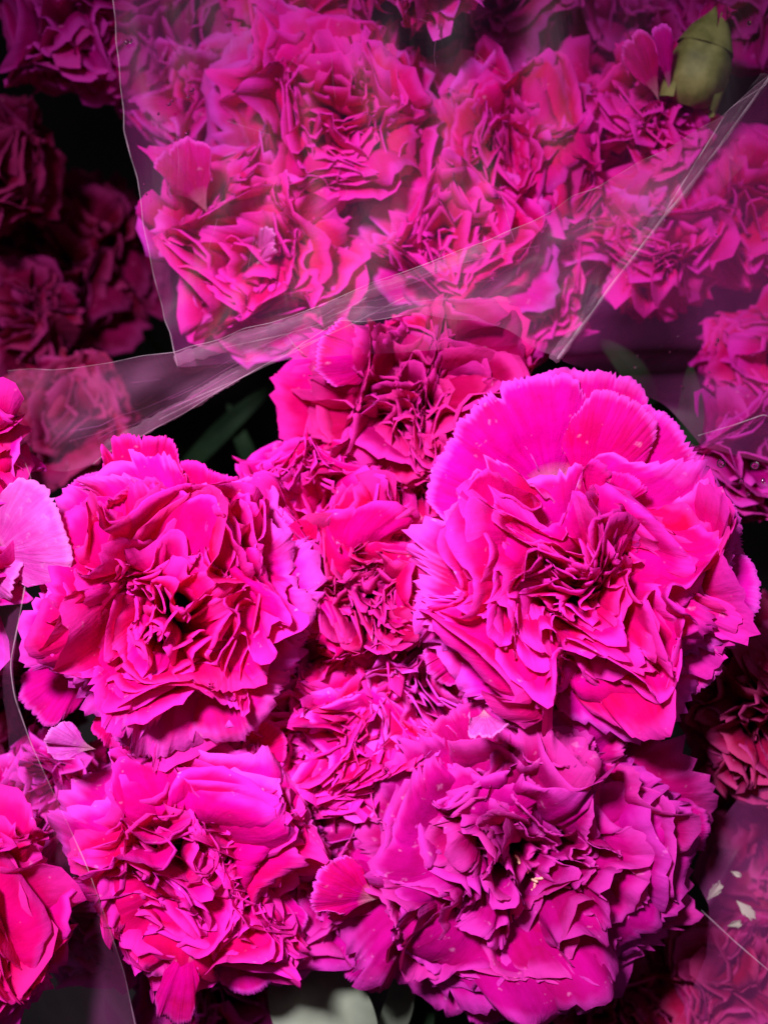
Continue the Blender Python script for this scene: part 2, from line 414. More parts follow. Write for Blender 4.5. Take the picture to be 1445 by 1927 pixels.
def carnation(label, centre, z, poly=None, R=None, mat='hot', seed=1, height=0.026, rings=BLOOM, inner='hot', outer=None, tilt=(0, 0), nu=40, nv=11,
              group='front bouquet carnations', warp=(0.023, 0.0036), hero=(), amp=1.0, teeth=0.075, stem=True, skip=None, notch=0.07, grow=1.03, keep=1.0, name='carnation', dens=1.0):
    rng = np.random.default_rng(seed)
    s = K * (D - z) / D
    c = at(centre[0], centre[1], z)
    base_z = -height
    root = bpy.data.objects.new(name, None)
    COL.objects.link(root)
    root.empty_display_size = 0.01
    root.location = (c.x, c.y, z + base_z)
    root['label'] = label; root['category'] = 'flower'
    if group: root['group'] = group
    rot = Matrix.Rotation(math.radians(tilt[0]), 3, 'X') @ Matrix.Rotation(math.radians(tilt[1]), 3, 'Y')
    rotn = np.array(rot)
    rf0 = radius_by_azimuth(centre, poly) if poly else (lambda p: R)
    rf = lambda p: rf0(p) * grow
    W = Warp(rng, *warp)
    def finish(P, V, m_, label=None, wf=1.0):
        P = W(P, (V ** 1.2) * wf)
        P = P @ rotn.T
        COUNT[0] += (P.shape[0] - 1) * (P.shape[1] - 1) * 2
        U = np.broadcast_to(np.linspace(0, 1, P.shape[1]), V.shape)
        link('petal', grid_mesh('petal', P, U, V), root, mat=M[m_], label=label)
    h = height
    for ri, (n, rr, zf, H, am, ruf, bend) in enumerate(rings):
        n = max(4, int(round(n * dens)))
        off = rng.uniform(0, 2 * PI)
        for i in range(n):
            if rng.random() > keep: continue
            phi = off + 2 * PI * i / n + rng.normal() * 0.16
            if skip and ri < skip[2] and skip[0] < math.degrees(phi) % 360 < skip[1]: continue
            r = rf(phi) * s * rr * rng.uniform(0.90, 1.06)
            zt = h * (zf + rng.normal() * 0.07)
            d = np.array([math.cos(phi), math.sin(phi), 0]); lt = np.array([-math.sin(phi), math.cos(phi), 0])
            lt = lt + np.array([0, 0, rng.normal() * 0.22]) + d * rng.normal() * 0.18
            P0 = d * (0.0012) + np.array([0, 0, rng.uniform(0, .002)])
            P2 = d * r + np.array([0, 0, zt + h])
            # rises first, then flares outwards
            P1 = d * r * (1 - bend) * 0.75 + np.array([0, 0, h + zt + (0.30 * bend + 0.05) * h])
            if zf > 0.5: P1 = d * r * 0.80 + np.array([0, 0, (h + zt) * 0.50])
            outerp = ri <= 1
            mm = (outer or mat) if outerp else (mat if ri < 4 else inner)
            P, V = petal_points(rng, P0, P1, P2, lt, math.radians(H * rng.uniform(0.8, 1.15)), am * 0.001 * amp * rng.uniform(0.7, 1.2), ruf,
                                cup=(0.25 if ri > 1 else -0.12) * rng.uniform(0.3, 1.4), teeth=teeth * rng.uniform(0.7, 1.3) * (1.3 if ri < 3 else 1.0), nu=nu if ri < 2 else max(20, int(nu * (.75 if ri < 4 else .58))), nv=nv, notch=notch,
                                curl=rng.uniform(-0.26, 0.02) if ri > 1 else rng.uniform(-0.08, 0.05))
            finish(P, V, mm, wf=(0.55, 0.65, 0.8, 0.9)[ri] if ri < 4 else 1.0)
    # single petals placed one by one: base px, tip px, z base, z tip, half angle, bump up, ruffle mm, material
    for hp in hero:
        (bx, by), (tx, ty), zb, zt, H, lift, am, mm = hp[:8]
        kw = hp[8] if len(hp) > 8 else {}
        b = at(bx, by, zb) - Vector(root.location); t = at(tx, ty, zt) - Vector(root.location)
        b = np.array(b); t = np.array(t)
        d = t - b; dd = d.copy(); dd[2] = 0
        lt = nrm(np.cross(np.array([0, 0, 1.0]), dd))
        lt = lt + np.array([0, 0, kw.get('roll', 0)])
        P1 = b * 0.5 + t * 0.5 + np.array([0, 0, lift])
        P, V = petal_points(rng, b, P1, t, lt, math.radians(H), am * 0.001, kw.get('ruf', (0.8, 1.8)), cup=kw.get('cup', 0.0), teeth=kw.get('teeth', teeth), nu=kw.get('nu', nu + 24),
                            nv=nv + 3, curl=kw.get('curl', 0), notch=kw.get('notch', 0.05), claw=kw.get('claw', 0.5))
        P = P  # placed in the flower's own space without the shared tilt
        COUNT[0] += (P.shape[0] - 1) * (P.shape[1] - 1) * 2
        U = np.broadcast_to(np.linspace(0, 1, P.shape[1]), V.shape)
        link('petal', grid_mesh('petal', P, U, V), root, mat=M[mm], label=kw.get('label'))
    if stem:
        zz = np.linspace(0, -0.024, 7)
        cal = tube_mesh('calyx', [(0, 0, q) for q in zz + 0.004], [0.0095, 0.0085, 0.0078, 0.0074, 0.0068, 0.0052, 0.002], 14)
        link('calyx', cal, root, mat=M['calyx'])
        bend_ = rng.normal(size=2) * 0.01
        L0 = -0.02; L1 = -(z + base_z + 0.34)
        ts = np.linspace(0, 1, 8)
        pts = [(bend_[0] * q * q, bend_[1] * q * q, L0 + (L1 - L0) * q) for q in ts]
        link('stem', tube_mesh('stem', pts, [0.0022] * 8, 8), root, mat=M['stem'])
    return root

# ------------------------------------------------------------------ setting
def quad(name, x, y, z, mat, kind):
    X, Y = np.meshgrid(np.linspace(-x, x, 12), np.linspace(-y, y, 12))
    P = np.stack([X, Y, np.full_like(X, z)], -1)
    return link(name, grid_mesh(name, P), mat=mat, kind=kind)
quad('ground', 1.5, 1.5, -0.34, M['ground'], 'structure')

# ------------------------------------------------------------------ front bouquet
A = carnation('large hot pink carnation with a labyrinth of folded petals, left of the front bouquet', (315, 1150), 0.000,
    [(60, 900), (200, 885), (215, 820), (300, 810), (330, 860), (400, 880), (430, 950), (560, 960), (600, 1050), (595, 1200), (560, 1330), (450, 1400), (330, 1440), (200, 1420), (80, 1375), (30, 1310), (60, 1220), (45, 1150), (80, 1020), (80, 940)],
    mat='hot', outer='magenta', inner='red', seed=11, height=0.027, tilt=(-4, 4), nu=76, nv=13,
    hero=[((200, 1000), (160, 888), -0.014, -0.010, 62, 0.002, 0.7, 'magenta', dict(ruf=(0.5, 1.0))),
          ((290, 1020), (262, 812), -0.012, 0.006, 34, 0.004, 1.6, 'hot', {}),
          ((370, 1040), (395, 868), -0.012, 0.004, 40, 0.004, 1.8, 'red', {}),
          ((430, 1080), (560, 975), -0.014, -0.004, 42, 0.005, 1.6, 'magenta', {}),
          ((260, 1280), (230, 1420), -0.006, -0.002, 40, 0.004, 1.5, 'hot', {}),
          ((340, 1270), (330, 1440), -0.006, 0.000, 34, 0.006, 1.5, 'hot', {}),
          ((180, 1230), (50, 1340), -0.012, -0.008, 40, 0.004, 1.2, 'magenta', {})])
B = carnation('largest magenta carnation with a smooth round fan of petals above its centre', (1085, 1085), 0.004,
    [(810, 980), (900, 950), (1030, 945), (1150, 945), (1250, 930), (1330, 900), (1420, 960), (1440, 1090), (1420, 1200), (1330, 1290), (1350, 1310), (1240, 1340), (1100, 1300), (980, 1310), (850, 1290), (780, 1230), (800, 1100), (765, 980)],
    mat='hot', outer='magenta', inner='hot', seed=23, height=0.027, tilt=(3, -2), skip=(45, 142, 2), grow=1.09, nu=76, nv=13,
    hero=[((1050, 960), (930, 712), -0.010, 0.000, 50, 0.006, 1.5, 'magenta', dict(ruf=(0.8, 1.8), notch=0.05, nu=96, curl=-0.03)),
          ((1080, 960), (1110, 684), -0.010, -0.002, 48, 0.006, 1.5, 'magenta', dict(ruf=(0.8, 1.8), notch=0.05, nu=96)),
          ((1100, 970), (1255, 770), -0.010, 0.000, 48, 0.006, 1.5, 'magenta', dict(ruf=(0.8, 1.8), notch=0.05, nu=96)),
          ((1070, 960), (1190, 740), -0.006, 0.003, 34, 0.006, 0.8, 'magenta', dict(ruf=(0.6, 1.2))),
          ((1040, 990), (815, 850), -0.010, -0.002, 40, 0.006, 1.1, 'magenta', dict(ruf=(0.8, 1.8), notch=0.05, nu=90)),
          ((1120, 990), (1300, 860), -0.010, -0.002, 40, 0.006, 1.1, 'magenta', dict(ruf=(0.8, 1.8), notch=0.05, nu=90)),
          ((1110, 1000), (1190, 890), 0.000, 0.009, 30, 0.005, 1.6, 'hot', {}),
          ((1180, 1020), (1410, 1010), -0.008, 0.000, 40, 0.005, 1.3, 'magenta', {}),
          ((1180, 1080), (1432, 1160), -0.006, 0.005, 40, 0.005, 1.3, 'magenta', {}),
          ((1150, 1140), (1345, 1285), -0.004, 0.005, 40, 0.006, 1.2, 'magenta', {}),
          ((1080, 1160), (1240, 1330), -0.002, 0.008, 36, 0.006, 1.0, 'hot', dict(ruf=(0.5, 1.2))),
          ((1020, 1120), (960, 1250), -0.006, 0.004, 44, 0.006, 1.2, 'hot', {}),
          ((960, 1090), (850, 1180), -0.008, 0.002, 46, 0.006, 1.4, 'hot', {}),
          ((930, 1180), (800, 1270), -0.008, -0.001, 26, 0.005, 1.0, 'magenta', {}),
          ((1070, 1090), (1150, 1040), 0.002, 0.007, 48, 0.004, 1.4, 'hot', {})])
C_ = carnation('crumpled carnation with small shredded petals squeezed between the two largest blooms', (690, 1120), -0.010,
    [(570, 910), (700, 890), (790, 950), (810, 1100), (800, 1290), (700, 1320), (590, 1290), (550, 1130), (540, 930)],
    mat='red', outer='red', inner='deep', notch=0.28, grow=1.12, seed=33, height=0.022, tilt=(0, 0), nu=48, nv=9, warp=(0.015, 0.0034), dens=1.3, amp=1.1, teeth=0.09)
D_ = carnation('shade-darkened crimson pink carnation with tightly curled centre tucked under the folded edge of the wrap', (790, 770), -0.024,
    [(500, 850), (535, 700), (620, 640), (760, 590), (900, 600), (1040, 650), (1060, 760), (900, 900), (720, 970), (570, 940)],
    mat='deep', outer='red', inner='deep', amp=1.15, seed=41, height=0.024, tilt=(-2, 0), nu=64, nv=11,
    hero=[((740, 690), (590, 655), -0.020, -0.010, 36, 0.006, 2.2, 'magenta', {}),
          ((700, 800), (540, 765), -0.028, -0.024, 40, 0.005, 1.2, 'magenta', {}),
          ((660, 870), (505, 870), -0.026, -0.020, 36, 0.004, 1.2, 'magenta', {})])
E = carnation('magenta carnation with narrow upright petals and a drooping tongue, bottom left of the front bouquet', (365, 1600), -0.006,
    [(110, 1390), (230, 1370), (400, 1310), (560, 1370), (600, 1500), (595, 1700), (540, 1790), (520, 1850), (450, 1850), (340, 1880), (290, 1800), (210, 1750), (150, 1570)],
    mat='hot', outer='magenta', inner='hot', seed=58, notch=0.16, height=0.027, dens=1.2, amp=1.1, tilt=(5, 0), nu=64, nv=11, teeth=0.045, warp=(0.019, 0.0038),
    hero=[((365, 1740), (322, 1930), 0.002, 0.000, 19, 0.006, 1.0, 'magenta', {}),
          ((430, 1700), (480, 1870), -0.006, -0.004, 40, 0.005, 1.2, 'magenta', {}),
          ((490, 1660), (560, 1770), -0.012, -0.006, 34, 0.005, 1.0, 'magenta', {}),
          ((440, 1430), (520, 1360), -0.010, -0.002, 44, 0.004, 1.4, 'hot', {}),
          ((180, 1410), (85, 1385), 0.004, 0.010, 32, 0.003, 1.4, 'pale', {})])
F = carnation('purple magenta carnation darkened for weak light, with a cupped centre, bottom right of the front bouquet', (960, 1580), -0.010,
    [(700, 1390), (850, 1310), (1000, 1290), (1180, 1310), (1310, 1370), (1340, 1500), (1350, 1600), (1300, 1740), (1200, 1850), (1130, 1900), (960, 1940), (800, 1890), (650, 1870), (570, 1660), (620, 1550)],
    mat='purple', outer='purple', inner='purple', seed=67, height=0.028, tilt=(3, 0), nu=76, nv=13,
    hero=[((760, 1640), (590, 1690), -0.010, -0.004, 32, 0.006, 1.2, 'purple', {}),
          ((760, 1720), (660, 1850), -0.012, -0.010, 30, 0.005, 1.2, 'purple', {}),
          ((920, 1760), (960, 1930), -0.010, -0.010, 44, 0.005, 1.5, 'purple', {}),
          ((1180, 1560), (1335, 1560), -0.012, -0.008, 40, 0.006, 1.2, 'purple', {}),
          ((930, 1500), (840, 1330), -0.010, -0.002, 38, 0.006, 1.2, 'purple', {}),
          ((1000, 1470), (1080, 1340), -0.010, -0.002, 42, 0.006, 1.2, 'purple', {}),
          ((720, 1690), (585, 1655), -0.002, 0.006, 34, 0.005, 1.6, 'magenta', {}),
          ((910, 1335), (918, 1385), 0.010, 0.022, 34, 0.003, 1.0, 'pale', dict(label='small pale lilac petal tip')),
          ((930, 1560), (990, 1450), 0.000, 0.004, 42, 0.002, 1.8, 'purple', {})])
G = carnation('small half-hidden carnation filling the gap below the crumpled bloom', (680, 1400), -0.014,
    [(570, 1290), (790, 1280), (820, 1400), (740, 1520), (620, 1580), (570, 1430)],
    mat='magenta', outer='magenta', inner='red', notch=0.18, grow=1.15, seed=71, height=0.020, nu=44, nv=9, warp=(0.016, 0.0032), teeth=0.05)

for (lab, c, z, R, mt, sd) in (
    ('half-hidden carnation in the gap under the left edge of the crumpled bloom', (590, 1370), -0.018, 175, 'hot', 301),
    ('half-hidden carnation between the purple bloom and the bottom left bloom', (610, 1640), -0.022, 165, 'purple', 302),
    ('half-hidden carnation under the lower edge of the largest bloom', (820, 1310), -0.017, 170, 'magenta', 303),
    ('half-hidden carnation between the curled dark bloom and the left bloom', (600, 960), -0.018, 155, 'hot', 304),
    ('half-hidden carnation in the notch above the crumpled bloom', (800, 930), -0.026, 130, 'deep', 305),
    ('half-hidden carnation behind the left side of the bottom left bloom', (110, 1500), -0.030, 130, 'magenta', 306),
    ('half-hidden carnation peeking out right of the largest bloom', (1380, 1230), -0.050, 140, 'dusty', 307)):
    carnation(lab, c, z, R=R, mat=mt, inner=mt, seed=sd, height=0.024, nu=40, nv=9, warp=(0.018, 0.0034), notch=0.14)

# ------------------------------------------------------------------ bouquet inside the clear wrap
GW = 'carnations inside the clear wrap'
carnation('bright carnation at the lower left corner inside the clear wrap', (480, 480), -0.040,
    [(285, 270), (360, 255), (450, 250), (600, 300), (690, 430), (720, 570), (620, 650), (440, 660), (330, 610), (310, 430)],
    mat='hot', outer='magenta', inner='hot', seed=83, height=0.026, group=GW,
    hero=[((390, 400), (325, 265), -0.030, -0.016, 34, 0.004, 2.0, 'magenta', {}),
          ((490, 490), (508, 430), -0.032, -0.022, 20, 0.002, 0.9, 'pale', dict(label='small pale lilac petal')),
          ((480, 500), (520, 462), -0.030, -0.022, 14, 0.002, 0.7, 'pale', {})])
carnation('carnation with tall folded petals at the top centre inside the clear wrap', (650, 230), -0.040,
    [(370, 90), (480, 50), (640, 30), (770, 80), (850, 250), (830, 360), (740, 420), (600, 400), (450, 310), (360, 200)],
    mat='hot', outer='magenta', inner='hot', seed=89, height=0.026, group=GW)
carnation('frayed carnation with thin spiky petals and cream centre right of centre inside the clear wrap', (950, 290), -0.044,
    [(880, 80), (1010, 90), (1160, 190), (1150, 310), (1090, 390), (1000, 430), (860, 430), (790, 330), (830, 160)],
    mat='hot', outer='magenta', inner='hot', seed=97, height=0.026, group=GW, teeth=0.09, notch=0.25, warp=(0.015, 0.0034), dens=1.1)
carnation('brightly lit carnation half covered by the folded film band', (850, 460), -0.038,
    [(700, 350), (900, 350), (1090, 390), (1110, 470), (980, 530), (760, 560), (680, 480)],
    mat='hot', outer='magenta', inner='hot', seed=101, height=0.022, group=GW, nu=34)
carnation('dark small-petalled carnation with one tall pale petal beside the green bud', (1215, 220), -0.050,
    [(1150, 100), (1240, 90), (1310, 190), (1300, 290), (1200, 330), (1140, 260)],
    mat='hot', outer='red', inner='hot', seed=103, height=0.024, group=GW, nu=30, nv=9, warp=(0.014, 0.003), teeth=0.06,
    hero=[((1240, 190), (1185, 60), -0.032, -0.020, 22, 0.003, 0.8, 'magenta', {}), ((1260, 180), (1240, 40), -0.032, -0.020, 12, 0.003, 0.6, 'magenta', {})])
carnation('dark carnation seen through film just right of the long film crease', (1240, 470), -0.054,
    [(1140, 350), (1250, 320), (1350, 350), (1340, 470), (1280, 570), (1170, 590), (1130, 470)],
    mat='red', outer='hot', inner='hot', seed=107, height=0.024, group=GW, nu=30, nv=9, warp=(0.016, 0.0032), teeth=0.06)
carnation('small carnation behind the film band under the two crossing creases', (1010, 560), -0.058,
    R=95, mat='hot', inner='hot', seed=109, height=0.022, group=GW, nu=26, nv=8)
carnation('ragged carnation between the film crease and the dark small-petalled bloom', (1110, 420), -0.054,
    R=105, mat='magenta', inner='hot', seed=113, height=0.022, group=GW, nu=28, nv=8, teeth=0.06)

for (lab, c, z, R, mt, sd) in (
    ('carnation filling the middle of the wrapped bouquet between its top and bottom blooms', (600, 390), -0.056, 150, 'hot', 311),
    ('carnation inside the wrap between the top centre bloom and the frayed bloom', (800, 230), -0.058, 150, 'hot', 312),
    ('carnation behind the film band below the frayed bloom', (880, 570), -0.056, 130, 'hot', 313),
    ('carnation under the film at the upper left of the wrapped bouquet', (400, 200), -0.060, 140, 'magenta', 314),
    ('carnation showing under the film between frayed bloom and dark small-petalled bloom', (1090, 260), -0.062, 130, 'hot', 315)):
    carnation(lab, c, z, R=R, mat=mt, inner='hot', seed=sd, height=0.024, rings=LOW, nu=40, nv=9, warp=(0.018, 0.0034), notch=0.14, group=GW)

# ------------------------------------------------------------------ left edge bouquet (in front)
GL = 'carnations of the neighbouring bouquet at the left edge'
carnation('bright crimson pink carnation with deep folds cut by the bottom left corner', (-60, 1730), 0.014,
    [(-30, 1450), (30, 1500), (70, 1620), (75, 1760), (120, 1830), (90, 1900), (-40, 1960), (-240, 1900), (-280, 1650), (-160, 1450)],
    mat='red', outer='hot', inner='red', seed=127, height=0.026, group=GL, nu=46)
carnation('magenta carnation cut by the left edge above the pale lilac petal', (-110, 830), 0.002,
    [(-50, 690), (-20, 780), (10, 900), (-10, 980), (-100, 1020), (-200, 950), (-200, 700), (-60, 640)],
    mat='hot', outer='magenta', inner='red', seed=131, height=0.024, group=GL, nu=40)
carnation('carnation cut by the left edge with one broad pale lilac petal reaching over', (-100, 1090), 0.000,
    [(-40, 1000), (0, 1100), (-20, 1170), (-90, 1220), (-200, 1150), (-200, 1000), (-60, 960)],
    mat='magenta', outer='magenta', inner='hot', seed=137, height=0.024, group=GL, nu=36,
    hero=[((-30, 1055), (122, 975), 0.000, 0.018, 40, 0.006, 1.6, 'pale', dict(label='broad pale lilac petal', ruf=(0.5, 1.2))),
          ((-60, 1050), (50, 1085), -0.004, 0.010, 30, 0.005, 1.4, 'pale', dict(label='broad pale lilac petal'))])

# ------------------------------------------------------------------ dim flowers behind, most with the dimness put into the petal colour
GB = 'dim carnations deeper in the display'
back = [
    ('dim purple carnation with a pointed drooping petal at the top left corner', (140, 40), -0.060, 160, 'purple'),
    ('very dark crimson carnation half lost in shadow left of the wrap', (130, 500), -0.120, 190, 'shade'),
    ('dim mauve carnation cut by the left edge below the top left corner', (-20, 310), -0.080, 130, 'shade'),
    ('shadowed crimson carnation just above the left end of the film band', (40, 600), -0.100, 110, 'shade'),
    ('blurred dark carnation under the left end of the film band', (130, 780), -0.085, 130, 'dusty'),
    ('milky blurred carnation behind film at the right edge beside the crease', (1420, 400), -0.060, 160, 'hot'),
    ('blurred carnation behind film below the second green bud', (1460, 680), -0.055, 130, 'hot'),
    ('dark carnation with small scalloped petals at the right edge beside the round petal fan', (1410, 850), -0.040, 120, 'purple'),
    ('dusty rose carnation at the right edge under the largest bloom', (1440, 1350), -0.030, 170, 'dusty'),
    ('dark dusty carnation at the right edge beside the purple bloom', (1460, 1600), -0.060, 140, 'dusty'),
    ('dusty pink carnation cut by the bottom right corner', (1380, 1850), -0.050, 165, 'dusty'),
    ('dim crimson carnation at the bottom edge under the purple bloom', (1170, 1900), -0.060, 120, 'dusty'),
    ('dim purple carnation at the bottom edge below the drooping tongue', (390, 1900), -0.050, 125, 'purple'),
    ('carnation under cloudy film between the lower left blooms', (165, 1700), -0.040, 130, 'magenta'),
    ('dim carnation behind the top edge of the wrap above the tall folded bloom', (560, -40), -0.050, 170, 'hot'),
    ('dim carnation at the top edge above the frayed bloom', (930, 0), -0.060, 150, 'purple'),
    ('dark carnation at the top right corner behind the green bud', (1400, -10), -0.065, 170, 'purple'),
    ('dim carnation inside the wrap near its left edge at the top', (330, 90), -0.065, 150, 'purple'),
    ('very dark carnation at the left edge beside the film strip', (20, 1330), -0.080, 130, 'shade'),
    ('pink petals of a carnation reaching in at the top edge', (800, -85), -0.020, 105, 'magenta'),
    ('dim purple carnation in the gap between film crease and green bud', (1180, 60), -0.075, 130, 'purple'),
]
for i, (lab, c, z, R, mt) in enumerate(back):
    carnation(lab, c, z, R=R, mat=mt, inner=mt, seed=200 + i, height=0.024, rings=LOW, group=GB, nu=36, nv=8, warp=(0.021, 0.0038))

# ------------------------------------------------------------------ leaves and buds
def leaf(label, b, t, zb, zt, width, mat, seed, group=None, arch=0.006, cat='leaf', name='leaf', fold=0.25, tip=1.0):
    rng = np.random.default_rng(seed)
    b = np.array(at(*b, zb)); t = np.array(at(*t, zt))
    nv, nu = 22, 11
    v = np.linspace(0, 1, nv)[:, None]; u = np.linspace(-1, 1, nu)[None]
    Cn = b + (t - b) * v[..., None] + np.array([0, 0, 1]) * (arch * np.sin(PI * v))[..., None]
    lat = nrm(np.cross([0, 0, 1.0], t - b))
    w = width * K * np.sin(PI * np.clip(v * 0.93 + 0.05, 0, 1)) ** 0.6 * (1 - 0.25 * v * tip)
    wob = 0.04 * np.sin(7 * v + rng.uniform(0, 6)) * width * K
    P = Cn + lat * (u * w + wob)[..., None] + np.array([0, 0, 1.0]) * (np.abs(u) * w * fold + 0.1 * w * np.sin(9 * v + 2 * u))[..., None]
    return link(name, grid_mesh(name, P), mat=M[mat], label=label, cat=cat, group=group)

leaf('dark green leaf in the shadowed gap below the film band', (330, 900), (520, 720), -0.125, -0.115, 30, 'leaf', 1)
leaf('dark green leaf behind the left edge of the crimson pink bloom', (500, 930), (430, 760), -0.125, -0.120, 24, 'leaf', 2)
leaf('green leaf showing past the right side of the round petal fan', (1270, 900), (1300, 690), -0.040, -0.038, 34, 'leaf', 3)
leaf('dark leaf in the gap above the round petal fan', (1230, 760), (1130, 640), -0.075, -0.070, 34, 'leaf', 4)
leaf('broad grey-green leaf at the bottom edge between the two lower blooms', (545, 1770), (690, 2020), -0.034, -0.026, 110, 'greyleaf', 6)
leaf('narrow grey-green leaf at the bottom edge beside the drooping tongue', (520, 1990), (560, 1760), -0.050, -0.040, 28, 'greyleaf', 7)
leaf('grey-green leaf rising beside the purple bloom at the bottom edge', (720, 1970), (780, 1770), -0.036, -0.030, 34, 'greyleaf', 8)
leaf('dark slate leaf behind the grey-green leaves at the bottom edge', (730, 2010), (800, 1840), -0.050, -0.042, 60, 'leaf', 9)
leaf('pale cream leaf sliver at the bottom edge below the purple bloom', (1275, 1990), (1225, 1815), -0.060, -0.064, 22, 'paleleaf', 10)
for i, (a, b_, lab) in enumerate([((1330, 1695), (1362, 1655), 'small pale gap piece nearest the purple bloom under the film'), ((1385, 1695), (1432, 1740), 'largest pale gap piece beside the thin film crease'), ((1375, 1640), (1400, 1652), 'tiny pale gap piece, topmost of the four by the purple bloom'), ((1368, 1744), (1402, 1734), 'narrow pale gap piece, lowest of the four by the film crease')]):
    rng = np.random.default_rng(40 + i)
    p0 = np.array(at(*a, -0.026)); p2 = np.array(at(*b_, -0.024)); d_ = nrm(p2 - p0)
    P, V = petal_points(rng, p0, (p0 + p2) / 2 + np.array([0, 0, 0.0006]), p2, nrm(np.cross([0, 0, 1.0], d_)), 0.42, 0.0004, (1, 2), teeth=0.25, notch=0.35, nu=26, nv=8, claw=0.9)
    link('gap_piece', grid_mesh('gap_piece', P), mat=M['paleleaf'], label=lab, cat='gap piece', group='pale gap pieces')  # added pale pieces standing in for gaps to a pale surface beyond

def bud(label, base, tip, zb, zt, width, seed):
    rng = np.random.default_rng(seed)
    b = np.array(at(*base, zb)); t = np.array(at(*tip, zt))
    root = bpy.data.objects.new('flower_bud', None); COL.objects.link(root)
    root.location = b; root['label'] = label; root['category'] = 'flower bud'; root['group'] = 'green carnation buds'
    ax = nrm(t - b); Lg = np.linalg.norm(t - b)
    A_ = nrm(np.cross(ax, [0.2, 0.3, 1.0])); B_ = np.cross(ax, A_)
    nv, nu = 16, 25
    v = np.linspace(0, 1, nv); th = np.linspace(0, 2 * PI, nu)
    prof = np.interp(v, [0, 0.08, 0.3, 0.6, 0.85, 1.0], [0.25, 0.7, 0.95, 1.0, 0.84, 0.60]) * width * K
    P = ax * (v[:, None, None] * Lg * 0.8) + prof[:, None, None] * (1 + 0.05 * np.cos(5 * th))[None, :, None] * (A_ * np.cos(th)[None, :, None] + B_ * np.sin(th)[None, :, None])
    link('calyx', grid_mesh('calyx', P), root, mat=M['bud'])
    for i in range(5):
        ph = 2 * PI * i / 5 + 0.3
        d = A_ * math.cos(ph) + B_ * math.sin(ph); l_ = -A_ * math.sin(ph) + B_ * math.cos(ph)
        v2 = np.linspace(0, 1, 9)[:, None]; u2 = np.linspace(-1, 1, 7)[None]
        wd = width * K * 0.62 * (1 - v2) ** 0.8
        rad = np.interp(v2[:, 0], [0, 0.5, 1], [0.93, 0.66, 0.14 + 0.2 * rng.random()])[:, None] * width * K * 1.04
        P = ax * (Lg * (0.62 + 0.42 * v2))[..., None] + d * (rad * (1 - 0.25 * u2 ** 2))[..., None] + l_ * (u2 * wd)[..., None]
        link('sepal', grid_mesh('sepal', P), root, mat=M['bud'])
    for i in range(3):
        ph = 2 * PI * i / 3
        d = A_ * math.cos(ph) + B_ * math.sin(ph); l_ = -A_ * math.sin(ph) + B_ * math.cos(ph)
        P, V = petal_points(rng, ax * Lg * 0.6, ax * Lg * 0.85 + d * 0.2 * width * K, ax * Lg * 1.12 + d * 0.3 * width * K, l_, 0.5, 0.0008, nu=20, nv=7)
        link('petal', grid_mesh('petal', P), root, mat=M['purple'])
    for sgn in (-1, 1):
        d = A_ * sgn; l_ = B_
        v2 = np.linspace(0, 1, 8)[:, None]; u2 = np.linspace(-1, 1, 7)[None]
        wd = width * K * 0.75 * np.clip(1 - v2, 0, 1) ** 0.7
        P = ax * (Lg * (0.0 + 0.42 * v2))[..., None] + d * (width * K * (1.0 + 0.08 * v2) * np.sqrt(1 - 0.6 * u2 ** 2))[..., None] + l_ * (u2 * wd)[..., None]
        link('bract', grid_mesh('bract', P), root, mat=M['bud'])
    e = np.array([0, 0, -0.012])
    pts = [e * 0, e * 0.5, e, e * 1.5, e * 3, np.array([0, 0, -0.34 - zb])]
    link('stem', tube_mesh('stem', pts, [0.0022] * 6, 8), root, mat=M['stem'])
bud('green carnation bud with split tips at the top right', (1290, 200), (1350, 25), -0.034, -0.032, 64, 1)
bud('blurred green carnation bud behind film at the right edge', (1380, 590), (1470, 420), -0.085, -0.080, 66, 2)

# ------------------------------------------------------------------ stamens and styles
# (added to the blooms that show them)
def styles(root, px, py, z, n, seed, mat='anther'):
    rng = np.random.default_rng(seed)
    for i in range(n):
        b = np.array(at(px + rng.normal() * 12, py + rng.normal() * 12, z)) - np.array(root.location)
        d = nrm(rng.normal(size=3) * np.array([1, 1, 0.3]) + np.array([0, 0, 0.8])) * rng.uniform(0.0015, 0.003)
        pts = [b + d * q + np.array([0, 0, -0.001]) * q * q for q in np.linspace(0, 1, 5)]
        link('style', tube_mesh('style', pts, [0.00025, 0.0003, 0.0003, 0.00035, 0.0001], 6), root, mat=M[mat])
styles(F, 985, 1620, -0.004, 4, 1); styles(F, 1005, 1665, -0.004, 4, 2)
styles(C_, 720, 1220, -0.006, 3, 3)

# ------------------------------------------------------------------ clear wraps
def wobble(poly, amp, seed):
    """a hand-cut, slightly wavy version of an edge"""
    rng = np.random.default_rng(seed); out = [poly[0]]
    for a, b in zip(poly[:-1], poly[1:]):
        for t in (1 / 3, 2 / 3, 1):
            q = [a[k_] + (b[k_] - a[k_]) * t for k_ in range(3)]
            out.append((q[0] + rng.normal() * amp, q[1] + rng.normal() * amp, q[2] + rng.normal() * amp * 0.00015))
    out[-1] = poly[-1]
    return out

def resample(poly, n):
    p = np.array(poly, float)
    d = np.concatenate([[0], np.cumsum(np.linalg.norm(np.diff(p, axis=0), axis=1))])
    # gentle smoothing of the corners
    t = np.linspace(0, d[-1], n)
    q = np.stack([np.interp(t, d, p[:, k_]) for k_ in range(p.shape[1])], -1)
    for _ in range(2):
        q[1:-1] = 0.25 * q[:-2] + 0.5 * q[1:-1] + 0.25 * q[2:]
    return q

